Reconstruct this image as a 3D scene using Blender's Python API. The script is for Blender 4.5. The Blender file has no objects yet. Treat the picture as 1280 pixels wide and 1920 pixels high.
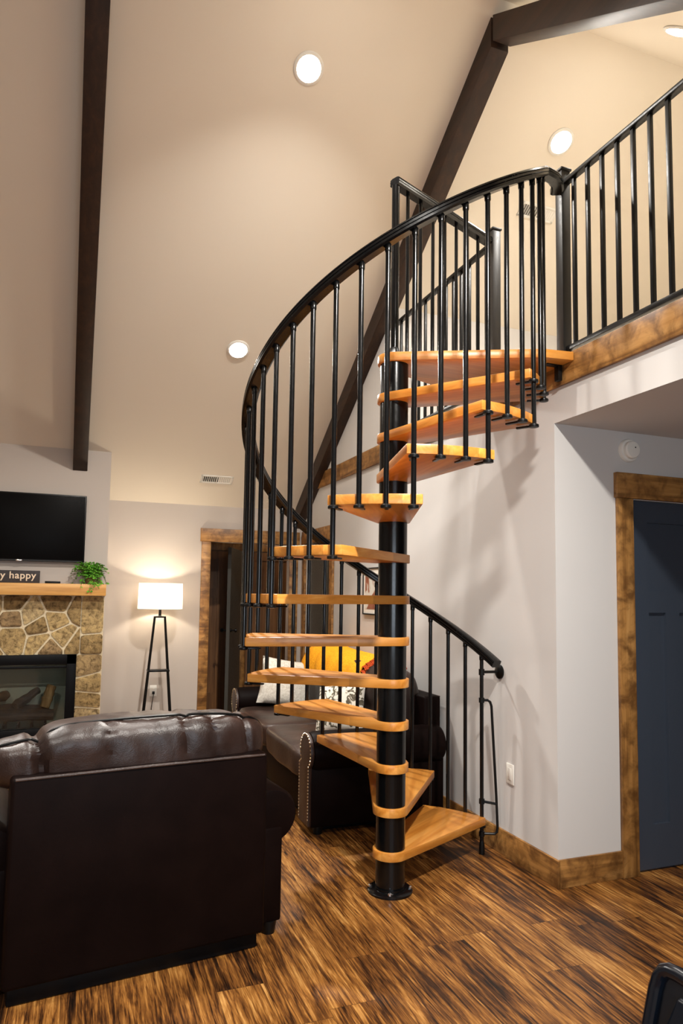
import bpy, bmesh, math, random
from mathutils import Vector, Matrix, noise
S = bpy.context.scene
COL = S.collection
random.seed(7)
PI = math.pi
def R(d): return math.radians(d)

# ------------------------------------------------------------------ materials
def lin(c):
    c = c / 255.0
    return c / 12.92 if c <= 0.04045 else ((c + 0.055) / 1.055) ** 2.4
def rgb(r, g, b): return (lin(r), lin(g), lin(b), 1)

class NT:
    def __init__(s, name):
        s.m = bpy.data.materials.new(name); s.m.use_nodes = True
        s.t = s.m.node_tree; s.b = s.t.nodes['Principled BSDF']; s.out = s.t.nodes['Material Output']
    def n(s, typ, ins=None, **props):
        d = s.t.nodes.new(typ)
        for k, v in props.items(): setattr(d, k, v)
        for k, v in (ins or {}).items(): s.put(d.inputs[k], v)
        return d
    def put(s, sock, v):
        if isinstance(v, bpy.types.NodeSocket): s.t.links.new(v, sock)
        elif isinstance(v, bpy.types.Node): s.t.links.new(v.outputs[0], sock)
        else: sock.default_value = v
    def math(s, op, a, b=0.0, c=None):
        d = s.t.nodes.new('ShaderNodeMath'); d.operation = op
        s.put(d.inputs[0], a); s.put(d.inputs[1], b)
        if c is not None: s.put(d.inputs[2], c)
        return d.outputs[0]
    def ramp(s, fac, stops, interp='LINEAR'):
        d = s.t.nodes.new('ShaderNodeValToRGB'); d.color_ramp.interpolation = interp
        e = d.color_ramp.elements
        while len(e) < len(stops): e.new(0.5)
        for el, (p, c) in zip(e, stops): el.position = p; el.color = c
        s.put(d.inputs[0], fac); return d.outputs[0]
    def mix(s, fac, a, b, mode='MIX'):
        d = s.t.nodes.new('ShaderNodeMix'); d.data_type = 'RGBA'; d.blend_type = mode
        s.put(d.inputs[0], fac); s.put(d.inputs[6], a); s.put(d.inputs[7], b)
        return d.outputs[2]
    def bump(s, h, strength=0.3, dist=0.01):
        d = s.n('ShaderNodeBump', {'Strength': strength, 'Distance': dist, 'Height': h})
        s.t.links.new(d.outputs[0], s.b.inputs['Normal']); return d
    def base(s, col=None, rough=0.5, metal=0.0, spec=0.5, coat=0.0):
        if col is not None: s.put(s.b.inputs['Base Color'], col)
        s.put(s.b.inputs['Roughness'], rough); s.b.inputs['Metallic'].default_value = metal
        s.b.inputs['Specular IOR Level'].default_value = spec
        s.b.inputs['Coat Weight'].default_value = coat
        return s.m
    def coord(s, scale=(1, 1, 1), rot=(0, 0, 0), out='Object'):
        tc = s.t.nodes.new('ShaderNodeTexCoord')
        mp = s.n('ShaderNodeMapping', {'Vector': tc.outputs[out], 'Scale': scale, 'Rotation': rot})
        return mp.outputs[0]
    def noise(s, vec, scale=5, detail=3, rough=0.5, dist=0.0):
        return s.n('ShaderNodeTexNoise', {'Vector': vec, 'Scale': scale, 'Detail': detail, 'Roughness': rough, 'Distortion': dist}).outputs[0]

MAT = {}
def paint(name, col, bump=0.06):
    t = NT(name); v = t.coord()
    n1 = t.noise(v, 260, 2)
    t.bump(n1, bump, 0.002)
    MAT[name] = t.base(col, 0.75, spec=0.25)
paint('wall_paint', rgb(201, 198, 195))
paint('ceiling_paint', rgb(226, 217, 202))
paint('wall_paint_dimmed', rgb(184, 174, 165))  # wall paint darkened to stand for dimmer light on far wall and chimney
paint('white_plastic', rgb(225, 222, 214), 0.0)
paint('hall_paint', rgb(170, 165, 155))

def plain(name, col, rough, metal=0.0, spec=0.5, coat=0.0):
    t = NT(name); v = t.coord()
    n = t.noise(v, 60, 3)
    rr = t.ramp(n, [(0.3, (rough * .85,) * 3 + (1,)), (0.7, (min(1, rough * 1.15),) * 3 + (1,))])
    MAT[name] = t.base(col, rr, metal, spec, coat)
plain('black_gloss', (0.0022, 0.0024, 0.0027, 1), 0.2, spec=0.34)
plain('black_satin', (0.003, 0.003, 0.003, 1), 0.36, spec=0.25)
plain('rail_plastic', (0.0022, 0.0022, 0.0024, 1), 0.24, spec=0.3)
plain('newel_metal', (0.016, 0.0145, 0.013, 1), 0.42, spec=0.3)
plain('chrome', (0.7, 0.7, 0.7, 1), 0.18, metal=1.0)
plain('tv_screen', (0.0025, 0.0021, 0.002, 1), 0.4, spec=0.05)
plain('tv_bezel', (0.003, 0.003, 0.003, 1), 0.35, spec=0.2)
plain('sign_board', rgb(48, 42, 42), 0.7)
plain('sign_letter', rgb(225, 205, 180), 0.7)
plain('firebox_black', (0.0025, 0.0025, 0.003, 1), 0.45, spec=0.12)
plain('firebox_lining', rgb(165, 168, 155), 0.8)
plain('navy_paint', rgb(54, 62, 74), 0.42)
plain('grey_door_paint', rgb(70, 68, 62), 0.5)
plain('chair_black', (0.003, 0.005, 0.009, 1), 0.22, spec=0.4)
plain('dark_slot', (0.03, 0.028, 0.025, 1), 0.9)
plain('pot_clay', rgb(120, 90, 60), 0.8)
plain('brass', rgb(170, 150, 120), 0.3, metal=0.9)

def emis(name, col, strength):
    t = NT(name); e = t.n('ShaderNodeEmission', {'Color': col, 'Strength': strength})
    t.t.links.new(e.outputs[0], t.out.inputs['Surface']); MAT[name] = t.m
emis('lamp_lens', (1.0, 0.92, 0.80, 1), 110.0)
emis('bulb_glow', (1.0, 0.78, 0.5, 1), 40.0)

def shade_mat():
    t = NT('lamp_shade_fabric'); v = t.coord((1, 1, 1))
    w = t.noise(v, 300, 2)
    col = t.ramp(w, [(0.3, rgb(238, 228, 210)), (0.7, rgb(250, 244, 232))])
    d = t.n('ShaderNodeBsdfDiffuse', {'Color': col}); tr = t.n('ShaderNodeBsdfTranslucent', {'Color': col})
    m = t.n('ShaderNodeMixShader', {0: 0.55}); t.t.links.new(d.outputs[0], m.inputs[1]); t.t.links.new(tr.outputs[0], m.inputs[2])
    t.t.links.new(m.outputs[0], t.out.inputs['Surface']); MAT['lamp_shade_fabric'] = t.m
shade_mat()

def glass_mat():
    t = NT('fire_glass')
    tr = t.n('ShaderNodeBsdfTransparent', {'Color': (0.85, 0.87, 0.85, 1)}); g = t.n('ShaderNodeBsdfGlossy', {'Roughness': 0.05})
    f = t.n('ShaderNodeFresnel', {'IOR': 1.45})
    m = t.n('ShaderNodeMixShader', {0: f.outputs[0]}); t.t.links.new(tr.outputs[0], m.inputs[1]); t.t.links.new(g.outputs[0], m.inputs[2])
    t.t.links.new(m.outputs[0], t.out.inputs['Surface']); MAT['fire_glass'] = t.m
glass_mat()

def wood(name, dark, mid, light, axis='Y', grain=30, blotch=0.0, rough=0.4, coat=0.0, strips=None):
    t = NT(name)
    sc = {'X': (1.2, grain, grain), 'Y': (grain, 1.2, grain), 'Z': (grain, grain, 1.2)}[axis]
    v = t.coord(sc)
    n = t.noise(v, 1.0, 6, 0.62, 0.6)
    c = t.ramp(n, [(0.28, dark), (0.5, mid), (0.72, light)])
    if blotch:
        v2 = t.coord(); nb = t.noise(v2, 11, 4, 0.6, 0.4)
        k = t.ramp(nb, [(0.42, (0, 0, 0, 1)), (0.66, (1, 1, 1, 1))])
        kk = t.math('MULTIPLY', k, blotch)
        c = t.mix(kk, c, dark)
    if strips:
        tc = t.t.nodes.new('ShaderNodeTexCoord'); sp = t.n('ShaderNodeSeparateXYZ', {0: tc.outputs['Object']})
        q = t.math('FLOOR', t.math('DIVIDE', sp.outputs[strips[0]], strips[1]))
        wn = t.n('ShaderNodeTexWhiteNoise', {'W': q}, noise_dimensions='1D')
        f = t.math('MULTIPLY_ADD', wn.outputs[0], 0.36, 0.80)
        c = t.mix(1.0, c, t.n('ShaderNodeCombineXYZ', {0: f, 1: f, 2: f}).outputs[0], 'MULTIPLY')
    t.bump(n, 0.12, 0.002)
    MAT[name] = t.base(c, rough, spec=0.45, coat=coat)
wood('tread_wood', rgb(172, 102, 32), rgb(200, 132, 54), rgb(220, 160, 84), 'X', 16, rough=0.33, strips=(1, 0.06))
wood('mantel_wood', rgb(178, 124, 58), rgb(206, 152, 80), rgb(222, 174, 102), 'X', 22, rough=0.45)
wood('beam_wood', rgb(28, 15, 8), rgb(42, 24, 13), rgb(58, 35, 20), 'Y', 22, rough=0.6)
for ax in 'XYZ':
    wood('trim_wood_' + ax.lower(), rgb(84, 52, 22), rgb(158, 112, 58), rgb(186, 140, 82), ax, 20, blotch=0.85, rough=0.45)
wood('door_wood', rgb(78, 48, 24), rgb(112, 74, 40), rgb(140, 96, 56), 'Z', 20, rough=0.45)
wood('log_wood', rgb(22, 20, 20), rgb(52, 46, 44), rgb(90, 80, 74), 'X', 14, blotch=0.4, rough=0.9)
wood('log_pale', rgb(96, 70, 46), rgb(150, 116, 78), rgb(190, 156, 112), 'Z', 14, rough=0.9)

def floor_mat():
    t = NT('plank_floor')
    tc = t.t.nodes.new('ShaderNodeTexCoord'); sp = t.n('ShaderNodeSeparateXYZ', {0: tc.outputs['Object']})
    X, Y = sp.outputs[0], sp.outputs[1]
    W, L = 0.182, 1.22
    xi = t.math('FLOOR', t.math('DIVIDE', X, W))
    r1 = t.n('ShaderNodeTexWhiteNoise', {'W': xi}, noise_dimensions='1D').outputs[0]
    yo = t.math('ADD', t.math('DIVIDE', Y, L), t.math('MULTIPLY', r1, 7.3))
    yi = t.math('FLOOR', yo)
    cid = t.n('ShaderNodeCombineXYZ', {0: xi, 1: yi}).outputs[0]
    wn = t.n('ShaderNodeTexWhiteNoise', {'Vector': cid}, noise_dimensions='2D').outputs[0]
    def vec(sx, sy, off):
        return t.n('ShaderNodeCombineXYZ', {0: t.math('MULTIPLY', X, sx), 1: t.math('MULTIPLY', Y, sy), 2: t.math('MULTIPLY', wn, off)}).outputs[0]
    g1 = t.noise(vec(34, 2.0, 40), 1.0, 5, 0.62, 1.0)
    g2 = t.noise(vec(120, 6.0, 70), 1.0, 4, 0.7, 0.8)
    g3 = t.noise(vec(9, 1.8, 90), 1.0, 4, 0.55, 1.4)
    g = t.math('ADD', t.math('MULTIPLY', g1, 0.40), t.math('ADD', t.math('MULTIPLY', g2, 0.38), t.math('MULTIPLY', g3, 0.26)))
    g = t.math('ADD', g, t.math('MULTIPLY', t.math('SUBTRACT', wn, 0.5), 0.06))
    c = t.ramp(g, [(0.40, rgb(18, 9, 4)), (0.46, rgb(56, 31, 13)), (0.515, rgb(104, 64, 27)), (0.575, rgb(146, 97, 44)), (0.65, rgb(190, 142, 80))])
    fx = t.math('ABSOLUTE', t.math('SUBTRACT', t.math('FRACT', t.math('DIVIDE', X, W)), 0.5))
    fy = t.math('ABSOLUTE', t.math('SUBTRACT', t.math('FRACT', yo), 0.5))
    j = t.math('MAXIMUM', t.math('GREATER_THAN', fx, 0.494), t.math('GREATER_THAN', fy, 0.4988))
    c = t.mix(t.math('MULTIPLY', j, 0.6), c, rgb(34, 19, 10))
    t.bump(t.math('SUBTRACT', g, t.math('MULTIPLY', j, 0.5)), 0.18, 0.004)
    rr = t.math('MULTIPLY_ADD', g2, 0.16, 0.30)
    MAT['plank_floor'] = t.base(c, rr, spec=0.4)
floor_mat()

def leather(name, dark, light, rough, spec=0.5, bmp=0.28):
    t = NT(name); v = t.coord()
    n = t.noise(v, 5, 4, 0.55, 0.3)
    c = t.ramp(n, [(0.35, dark), (0.7, light)])
    vo = t.n('ShaderNodeTexVoronoi', {'Vector': v, 'Scale': 240.0}).outputs[0]
    w = t.noise(v, 14, 5, 0.6, 0.8)
    t.bump(t.math('ADD', t.math('MULTIPLY', vo, 0.12), w), bmp, 0.012)
    MAT[name] = t.base(c, rough, spec=spec)
leather('dark_leather', rgb(13, 6, 5), rgb(19, 10, 8), 0.5, 0.05, 0.05)
leather('cushion_leather', rgb(30, 18, 14), rgb(50, 33, 27), 0.40, 0.4, 0.22)
leather('worn_leather', rgb(34, 21, 16), rgb(58, 39, 32), 0.42)

def fabric(name, c1, c2, scale=60, bump=0.3):
    t = NT(name); v = t.coord()
    n = t.noise(v, scale, 4, 0.6)
    t.bump(n, bump, 0.004); MAT[name] = t.base(t.ramp(n, [(0.35, c1), (0.65, c2)]), 0.95, spec=0.1)
fabric('cream_fabric', rgb(196, 190, 178), rgb(226, 222, 212))
fabric('mustard_knit', rgb(214, 138, 22), rgb(244, 172, 44), 90, 0.6)
fabric('rust_fringe', rgb(150, 48, 20), rgb(196, 84, 40), 60, 0.6)
fabric('leaf_green', rgb(52, 118, 30), rgb(120, 184, 62), 25, 0.1)
fabric('stem_brown', rgb(70, 70, 30), rgb(96, 92, 44), 25, 0.1)

fabric('pale_loft_floor', rgb(196, 184, 166), rgb(216, 206, 190), 120)  # unseen loft floor made pale to bounce light onto the loft ceiling
def pattern_fabric():
    t = NT('patterned_fabric'); v = t.coord((1, 1, 1), (0, 0, 0.6))
    n = t.noise(v, 15, 2, 0.5, 1.6)
    c = t.ramp(n, [(0.40, rgb(86, 80, 68)), (0.47, rgb(110, 102, 86)), (0.5, rgb(212, 206, 192)), (0.6, rgb(222, 216, 204))])
    MAT['patterned_fabric'] = t.base(c, 0.95, spec=0.1)
pattern_fabric()

def stone_mats():
    t = NT('field_stone'); v = t.coord()
    ri = t.n('ShaderNodeNewGeometry').outputs['Random Per Island']
    n = t.noise(v, 26, 6, 0.65, 0.4); n2 = t.noise(v, 7, 3)
    c = t.ramp(ri, [(0.0, rgb(134, 112, 78)), (0.3, rgb(166, 144, 104)), (0.55, rgb(190, 168, 124)), (0.8, rgb(150, 128, 98)), (1.0, rgb(204, 186, 146))])
    k = t.ramp(n, [(0.34, (0.36, 0.33, 0.29, 1)), (0.5, (0.95, 0.93, 0.9, 1)), (0.66, (1.3, 1.27, 1.15, 1))])
    c = t.mix(1.0, c, k, 'MULTIPLY')
    k2 = t.ramp(n2, [(0.35, (0.8, 0.76, 0.7, 1)), (0.65, (1.08, 1.05, 0.98, 1))])
    c = t.mix(1.0, c, k2, 'MULTIPLY')
    t.bump(n, 0.8, 0.02); MAT['field_stone'] = t.base(c, 0.9, spec=0.2)
    t = NT('mortar'); v = t.coord(); n = t.noise(v, 80, 4)
    t.bump(n, 0.5, 0.006); MAT['mortar'] = t.base(t.ramp(n, [(0.3, rgb(206, 190, 156)), (0.7, rgb(226, 212, 182))]), 0.95, spec=0.1)
stone_mats()

def art_mat():
    t = NT('art_print'); v = t.coord()
    n = t.noise(v, 6.5, 3, 0.5, 0.6)
    c = t.ramp(n, [(0.38, rgb(214, 212, 204)), (0.5, rgb(206, 200, 188)), (0.54, rgb(150, 92, 66)), (0.66, rgb(132, 72, 50)), (0.74, rgb(60, 50, 46))])
    MAT['art_print'] = t.base(c, 0.6)
art_mat()

# ------------------------------------------------------------------ geometry helpers
class MB:
    def __init__(s): s.bm = bmesh.new()
    def add(s, verts, faces):
        vs = [s.bm.verts.new(v) for v in verts]
        for f in faces:
            try: s.bm.faces.new([vs[i] for i in f])
            except ValueError: pass
        return vs
    def box(s, lo, hi, bev=0.0, M=None, seg=2):
        t = bmesh.new()
        bmesh.ops.create_cube(t, size=1.0)
        c = [(a + b) / 2 for a, b in zip(lo, hi)]; d = [b - a for a, b in zip(lo, hi)]
        for v in t.verts: v.co = Vector((v.co.x * d[0] + c[0], v.co.y * d[1] + c[1], v.co.z * d[2] + c[2]))
        if bev: bmesh.ops.bevel(t, geom=t.edges[:], offset=bev, segments=seg, profile=0.5, affect='EDGES')
        return s.merge(t, M)
    def merge(s, t, M=None):
        if M is not None: bmesh.ops.transform(t, matrix=M, verts=t.verts[:])
        me = bpy.data.meshes.new('tmp'); t.to_mesh(me); t.free(); s.bm.from_mesh(me); bpy.data.meshes.remove(me); return s
    def prism(s, pts, a, b, plane='XY', bev=0.0, seg=2):
        t = bmesh.new()
        mk = {'XY': lambda p, h: (p[0], p[1], h), 'YZ': lambda p, h: (h, p[0], p[1]), 'XZ': lambda p, h: (p[0], h, p[1])}[plane]
        lo = [t.verts.new(mk(p, a)) for p in pts]; hi = [t.verts.new(mk(p, b)) for p in pts]
        n = len(pts)
        t.faces.new(lo); t.faces.new(hi)
        for i in range(n): t.faces.new([lo[i], lo[(i + 1) % n], hi[(i + 1) % n], hi[i]])
        bmesh.ops.recalc_face_normals(t, faces=t.faces[:])
        if bev: bmesh.ops.bevel(t, geom=t.edges[:], offset=bev, segments=seg, profile=0.5, affect='EDGES')
        return s.merge(t)
    def tube(s, path, r, n=12, cap=True):
        path = [Vector(p) for p in path]; rr = r if isinstance(r, (list, tuple)) else [r] * len(path)
        prev = None; rings = []
        for i, p in enumerate(path):
            d = (path[min(i + 1, len(path) - 1)] - path[max(i - 1, 0)]).normalized()
            u = d.orthogonal().normalized() if prev is None else (prev - d * prev.dot(d)).normalized()
            prev = u; w = d.cross(u)
            rings.append([s.bm.verts.new(p + (u * math.cos(2 * PI * k / n) + w * math.sin(2 * PI * k / n)) * rr[i]) for k in range(n)])
        for a, b in zip(rings, rings[1:]):
            for k in range(n): s.bm.faces.new([a[k], a[(k + 1) % n], b[(k + 1) % n], b[k]])
        if cap: s.bm.faces.new(rings[0][::-1]); s.bm.faces.new(rings[-1])
        return s
    def sweep(s, path, prof, cap=True):
        # profile: (sideways, up) pairs, kept upright along the path
        path = [Vector(p) for p in path]; rings = []
        for i, p in enumerate(path):
            d = (path[min(i + 1, len(path) - 1)] - path[max(i - 1, 0)]).normalized()
            side = Vector((d.y, -d.x, 0)).normalized(); up = side.cross(d).normalized()
            rings.append([s.bm.verts.new(p + side * a + up * b) for a, b in prof])
        n = len(prof)
        for a, b in zip(rings, rings[1:]):
            for k in range(n): s.bm.faces.new([a[k], a[(k + 1) % n], b[(k + 1) % n], b[k]])
        if cap: s.bm.faces.new(rings[0][::-1]); s.bm.faces.new(rings[-1])
        return s
    def lathe(s, prof, c=(0, 0, 0), n=24, M=None):
        t = bmesh.new(); rings = []
        for r, z in prof:
            rings.append([t.verts.new((c[0] + r * math.cos(2 * PI * k / n), c[1] + r * math.sin(2 * PI * k / n), c[2] + z)) for k in range(n)])
        for a, b in zip(rings, rings[1:]):
            for k in range(n): t.faces.new([a[k], a[(k + 1) % n], b[(k + 1) % n], b[k]])
        t.faces.new(rings[0][::-1]); t.faces.new(rings[-1])
        return s.merge(t, M)
    def puff(s, c, half, p=4.0, cuts=10, M=None, fn=None):
        t = bmesh.new(); bmesh.ops.create_cube(t, size=2.0)
        bmesh.ops.subdivide_edges(t, edges=t.edges[:], cuts=cuts, use_grid_fill=True)
        for v in t.verts:
            q = v.co; k = (abs(q.x) ** p + abs(q.y) ** p + abs(q.z) ** p) ** (1 / p)
            q = q / k
            w = Vector((q.x * half[0], q.y * half[1], q.z * half[2]))
            if fn: w = fn(w, q)
            v.co = w + Vector(c)
        return s.merge(t, M)
    def obj(s, name, mat, parent=None, smooth=True, angle=35, loc=None, rotz=0.0):
        bmesh.ops.recalc_face_normals(s.bm, faces=s.bm.faces[:])
        me = bpy.data.meshes.new(name); s.bm.to_mesh(me); s.bm.free()
        if smooth:
            me.polygons.foreach_set('use_smooth', [True] * len(me.polygons))
            me.set_sharp_from_angle(angle=R(angle))
        for m in (mat if isinstance(mat, (list, tuple)) else [mat]): me.materials.append(MAT[m])
        o = bpy.data.objects.new(name, me); COL.objects.link(o)
        if parent: o.parent = parent
        if loc: o.location = loc
        if rotz: o.rotation_euler.z = rotz
        return o

def tag(o, label=None, cat=None, group=None, kind=None):
    if label: o['label'] = label
    if cat: o['category'] = cat
    if group: o['group'] = group
    if kind: o['kind'] = kind
    return o
def thing(name, label, cat, loc=(0, 0, 0), rotz=0, group=None):
    o = bpy.data.objects.new(name, None); COL.objects.link(o)
    o.empty_display_size = 0.1
    o.location = loc; o.rotation_euler = (0, 0, rotz)
    return tag(o, label, cat, group)
def struct(o, label=None): return tag(o, label, kind='structure')
def copy_tree(o, parent=None):
    c = o.copy(); COL.objects.link(c)
    if parent: c.parent = parent
    for ch in o.children: copy_tree(ch, c)
    return c

# ------------------------------------------------------------------ room constants
XA, YC, YL, ZE = 2.384, 3.035, 7.55, 2.45      # stair wall plane, closet wall plane, far wall plane, eave height
SL = math.tan(R(33.69)); ZR = 5.21; YR = YL - (ZR - ZE) / SL; YN = 2 * YR - YL
XW, XE = -3.8, 6.4
ZF, ZS = 2.785, 2.445                            # loft floor, loft underside
YK = 5.25                                        # loft knee wall
YCH = 6.96; XCH = 0.245                          # chimney breast
def zc(y): return ZE + SL * (YL - y) if y >= YR else ZE + SL * (y - YN)

# floor, ceiling
struct(MB().box((XW - .1, YN - .1, -.1), (XE + .1, 9.6, 0)).obj('floor', 'plank_floor', smooth=False), 'glossy brown plank floor with dark streaked grain')
cm = MB()
cm.prism([(YL + .15, zc(YL) - SL * .15), (YR, ZR), (YR, ZR + .14), (YL + .15, zc(YL) - SL * .15 + .14)], XW - .1, XE + .1, 'YZ')
cm.prism([(YN - .15, zc(YN) - SL * .15), (YR, ZR), (YR, ZR + .14), (YN - .15, zc(YN) - SL * .15 + .14)], XW - .1, XE + .1, 'YZ')
struct(cm.obj('ceiling', 'ceiling_paint', smooth=False), 'cream vaulted ceiling sloping up to the ridge')
# gable ends and near wall
gable = [(YN, 0), (YL, 0), (YL, ZE), (YR, ZR), (YN, ZE)]
struct(MB().prism(gable, XW - .1, XW, 'YZ').obj('wall_left', 'wall_paint', smooth=False))
struct(MB().prism(gable, XE, XE + .1, 'YZ').obj('wall_right', 'wall_paint', smooth=False))
nw = MB()
WX0, WX1, WZ0, WZ1 = -0.6, 1.4, 0.95, 2.1
nw.box((XW, YN - .1, 0), (WX0, YN, ZE)); nw.box((WX1, YN - .1, 0), (XE, YN, ZE))
nw.box((WX0, YN - .1, 0), (WX1, YN, WZ0)); nw.box((WX0, YN - .1, WZ1), (WX1, YN, ZE))
struct(nw.obj('wall_near', 'wall_paint', smooth=False))
wf = MB()
for a, b in ((WX0, WX0 + .06), (WX1 - .06, WX1), ((WX0 + WX1) / 2 - .03, (WX0 + WX1) / 2 + .03)): wf.box((a, YN - .08, WZ0), (b, YN + .02, WZ1), .004)
for a, b in ((WZ0, WZ0 + .06), (WZ1 - .06, WZ1)): wf.box((WX0, YN - .08, a), (WX1, YN + .02, b), .004)
struct(wf.obj('window_1', 'trim_wood_x'))

# far wall (with the hall doorway), chimney breast
D1A, D1B, DH = 1.335, 2.235, 2.055
struct(MB().prism([(XW, 0), (D1A, 0), (D1A, DH), (D1B, DH), (D1B, 0), (XA, 0), (XA, ZE), (XW, ZE)], YL, YL + .1, 'XZ').obj('wall_far', 'wall_paint_dimmed', smooth=False), 'wall behind the floor lamp, colour darkened for its dimmer light')
FX0, FX1, FZ0, FZ1 = -1.42, 0.0, 0.12, 0.905
XC0 = -2.35
ch = MB()
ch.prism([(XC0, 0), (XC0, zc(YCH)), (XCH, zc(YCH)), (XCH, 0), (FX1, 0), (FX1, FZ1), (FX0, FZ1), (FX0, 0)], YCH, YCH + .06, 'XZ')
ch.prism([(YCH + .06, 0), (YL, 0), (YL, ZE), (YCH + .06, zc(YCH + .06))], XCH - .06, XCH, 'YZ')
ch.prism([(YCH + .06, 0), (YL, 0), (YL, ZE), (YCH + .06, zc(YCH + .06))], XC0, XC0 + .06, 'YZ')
struct(ch.obj('wall_chimney', 'wall_paint_dimmed', smooth=False), 'chimney breast behind the television, colour darkened for its dimmer light')

# stair wall (with a doorway at its far end) and closet wall
D2A, D2B = 6.56, 7.36
struct(MB().prism([(YC, 0), (D2A, 0), (D2A, DH), (D2B, DH), (D2B, 0), (YL, 0), (YL, ZE), (YK, zc(YK)), (YK, ZS), (YC, ZS)], XA, XA + .1, 'YZ').obj('wall_stair', 'wall_paint', smooth=False), 'pale wall behind the spiral staircase')
D3A, D3B = 2.905, 3.745
struct(MB().prism([(XA + .1, 0), (D3A, 0), (D3A, 2.06), (D3B, 2.06), (D3B, 0), (XE, 0), (XE, ZS), (XA + .1, ZS)], YC, YC + .1, 'XZ').obj('wall_closet', 'wall_paint', smooth=False), 'pale wall beside the navy door')
# loft
struct(MB().box((XA, YN, ZS), (XE, YK + .05, ZF - .006)).obj('ceiling_loft', 'wall_paint', smooth=False), 'white underside and edge of the loft')
struct(MB().box((XA, YN, ZF - .006), (XE, YK, ZF)).obj('floor_loft', 'pale_loft_floor', smooth=False))
struct(MB().prism([(YK, ZF), (YK + .08, ZF), (YK + .08, zc(YK + .08)), (YK, zc(YK))], XA + .1, XE, 'YZ').obj('wall_knee', 'wall_paint', smooth=False), 'low wall at the back of the loft')

# wooden trims
def trim(i, mat, label=None, **k):
    m = MB()
    for lo, hi in k['boxes']: m.box(lo, hi, k.get('bev', .003))
    return struct(m.obj('trim_%d' % i, mat), label)
trim(1, 'trim_wood_y', 'knotty wood fascia along the loft edge', boxes=[((XA - .02, YN + .01, 2.632), (XA - .001, YL - .01, 2.79))])
trim(2, 'trim_wood_x', 'knotty wood casing round the hall doorway', boxes=[((1.235, YL - .022, 0), (D1A, YL - .001, DH)), ((D1B, YL - .022, 0), (2.335, YL - .001, DH)), ((1.22, YL - .03, DH), (2.35, YL - .001, 2.2))])
trim(3, 'trim_wood_x', 'wood casing round the stair wall doorway', boxes=[((XA - .022, D2A - .1, 0), (XA - .001, D2A, DH)), ((XA - .022, D2B, 0), (XA - .001, D2B + .1, DH)), ((XA - .03, D2A - .115, DH), (XA - .001, D2B + .115, 2.2))])
struct(MB().box((D3A - .112, YC - .022, 0), (D3A, YC - .001, 2.062), .003).box((D3B, YC - .022, 0), (D3B + .112, YC - .001, 2.062), .003).obj('trim_4', 'trim_wood_z'), 'knotty upright casings beside the navy door')
struct(MB().box((D3A - .122, YC - .032, 2.062), (D3B + .122, YC - .001, 2.205), .003).obj('trim_5', 'trim_wood_x'), 'knotty head casing above the navy door')
struct(MB().box((XA - .016, YC - .016, 0), (XA - .001, D2A - .1, .142), .003).obj('baseboard_stair', 'trim_wood_y'))
struct(MB().box((XA - .0005, YC - .016, 0), (D3A - .112, YC - .001, .142), .003).obj('baseboard_closet', 'trim_wood_x'))
struct(MB().box((XCH, YL - .016, 0), (1.235, YL - .001, .142), .003).obj('baseboard_far', 'trim_wood_x'))

# navy three-panel door
def panel_door(name, mat, x0, x1, z0, z1, y, panels, parent=None, M=None, th=.04):
    # slab front face at y with recessed panels, built from stiles/rails plus set-back panels
    m = MB()
    xs = sorted({x0, x1} | {a for p in panels for a in p[:2]}); zs = sorted({z0, z1} | {a for p in panels for a in p[2:]})
    for i in range(len(xs) - 1):
        for j in range(len(zs) - 1):
            cx, cz = (xs[i] + xs[i + 1]) / 2, (zs[j] + zs[j + 1]) / 2
            rec = any(p[0] < cx < p[1] and p[2] < cz < p[3] for p in panels)
            m.box((xs[i], y + (.017 if rec else 0), zs[j]), (xs[i + 1], y + th, zs[j + 1]), 0, M)
    return m.obj(name, mat, parent, smooth=False)
a0, a1 = D3A + .003, D3B - .003
pw = .125
cols = [(3.035, 3.035 + pw), ((a0 + a1) / 2 - pw / 2, (a0 + a1) / 2 + pw / 2), (a1 - .13 - pw, a1 - .13)]
dn = panel_door('door_1', 'navy_paint', a0, a1, .012, 2.056, YC + .012, [(3.035, a1 - .13, 1.54, 1.935)] + [(a, b, .248, 1.42) for a, b in cols])
struct(dn, 'dark navy craftsman door under the loft')
hm = MB().lathe([(.026, 0), (.026, .008), (.01, .012), (.01, .05), (.028, .058), (.028, .078), (.012, .086)], n=18, M=Matrix.Translation((a1 - .06, YC + .012, .98)) @ Matrix.Rotation(PI / 2, 4, 'X'))
hm.obj('door_handle', 'black_satin', dn)
# dark door in the stair wall
d2 = MB().box((XA + .035, D2A + .003, .012), (XA + .075, D2B - .003, DH - .004)).obj('door_2', 'grey_door_paint', smooth=False)
struct(d2, 'dark door at the far end of the stair wall')
MB().lathe([(.024, 0), (.024, .008), (.01, .012), (.01, .045), (.026, .055), (.02, .075)], n=16, M=Matrix.Translation((XA + .035, D2A + .07, .98)) @ Matrix.Rotation(-PI / 2, 4, 'Y')).obj('door_handle', 'black_satin', d2)

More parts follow.
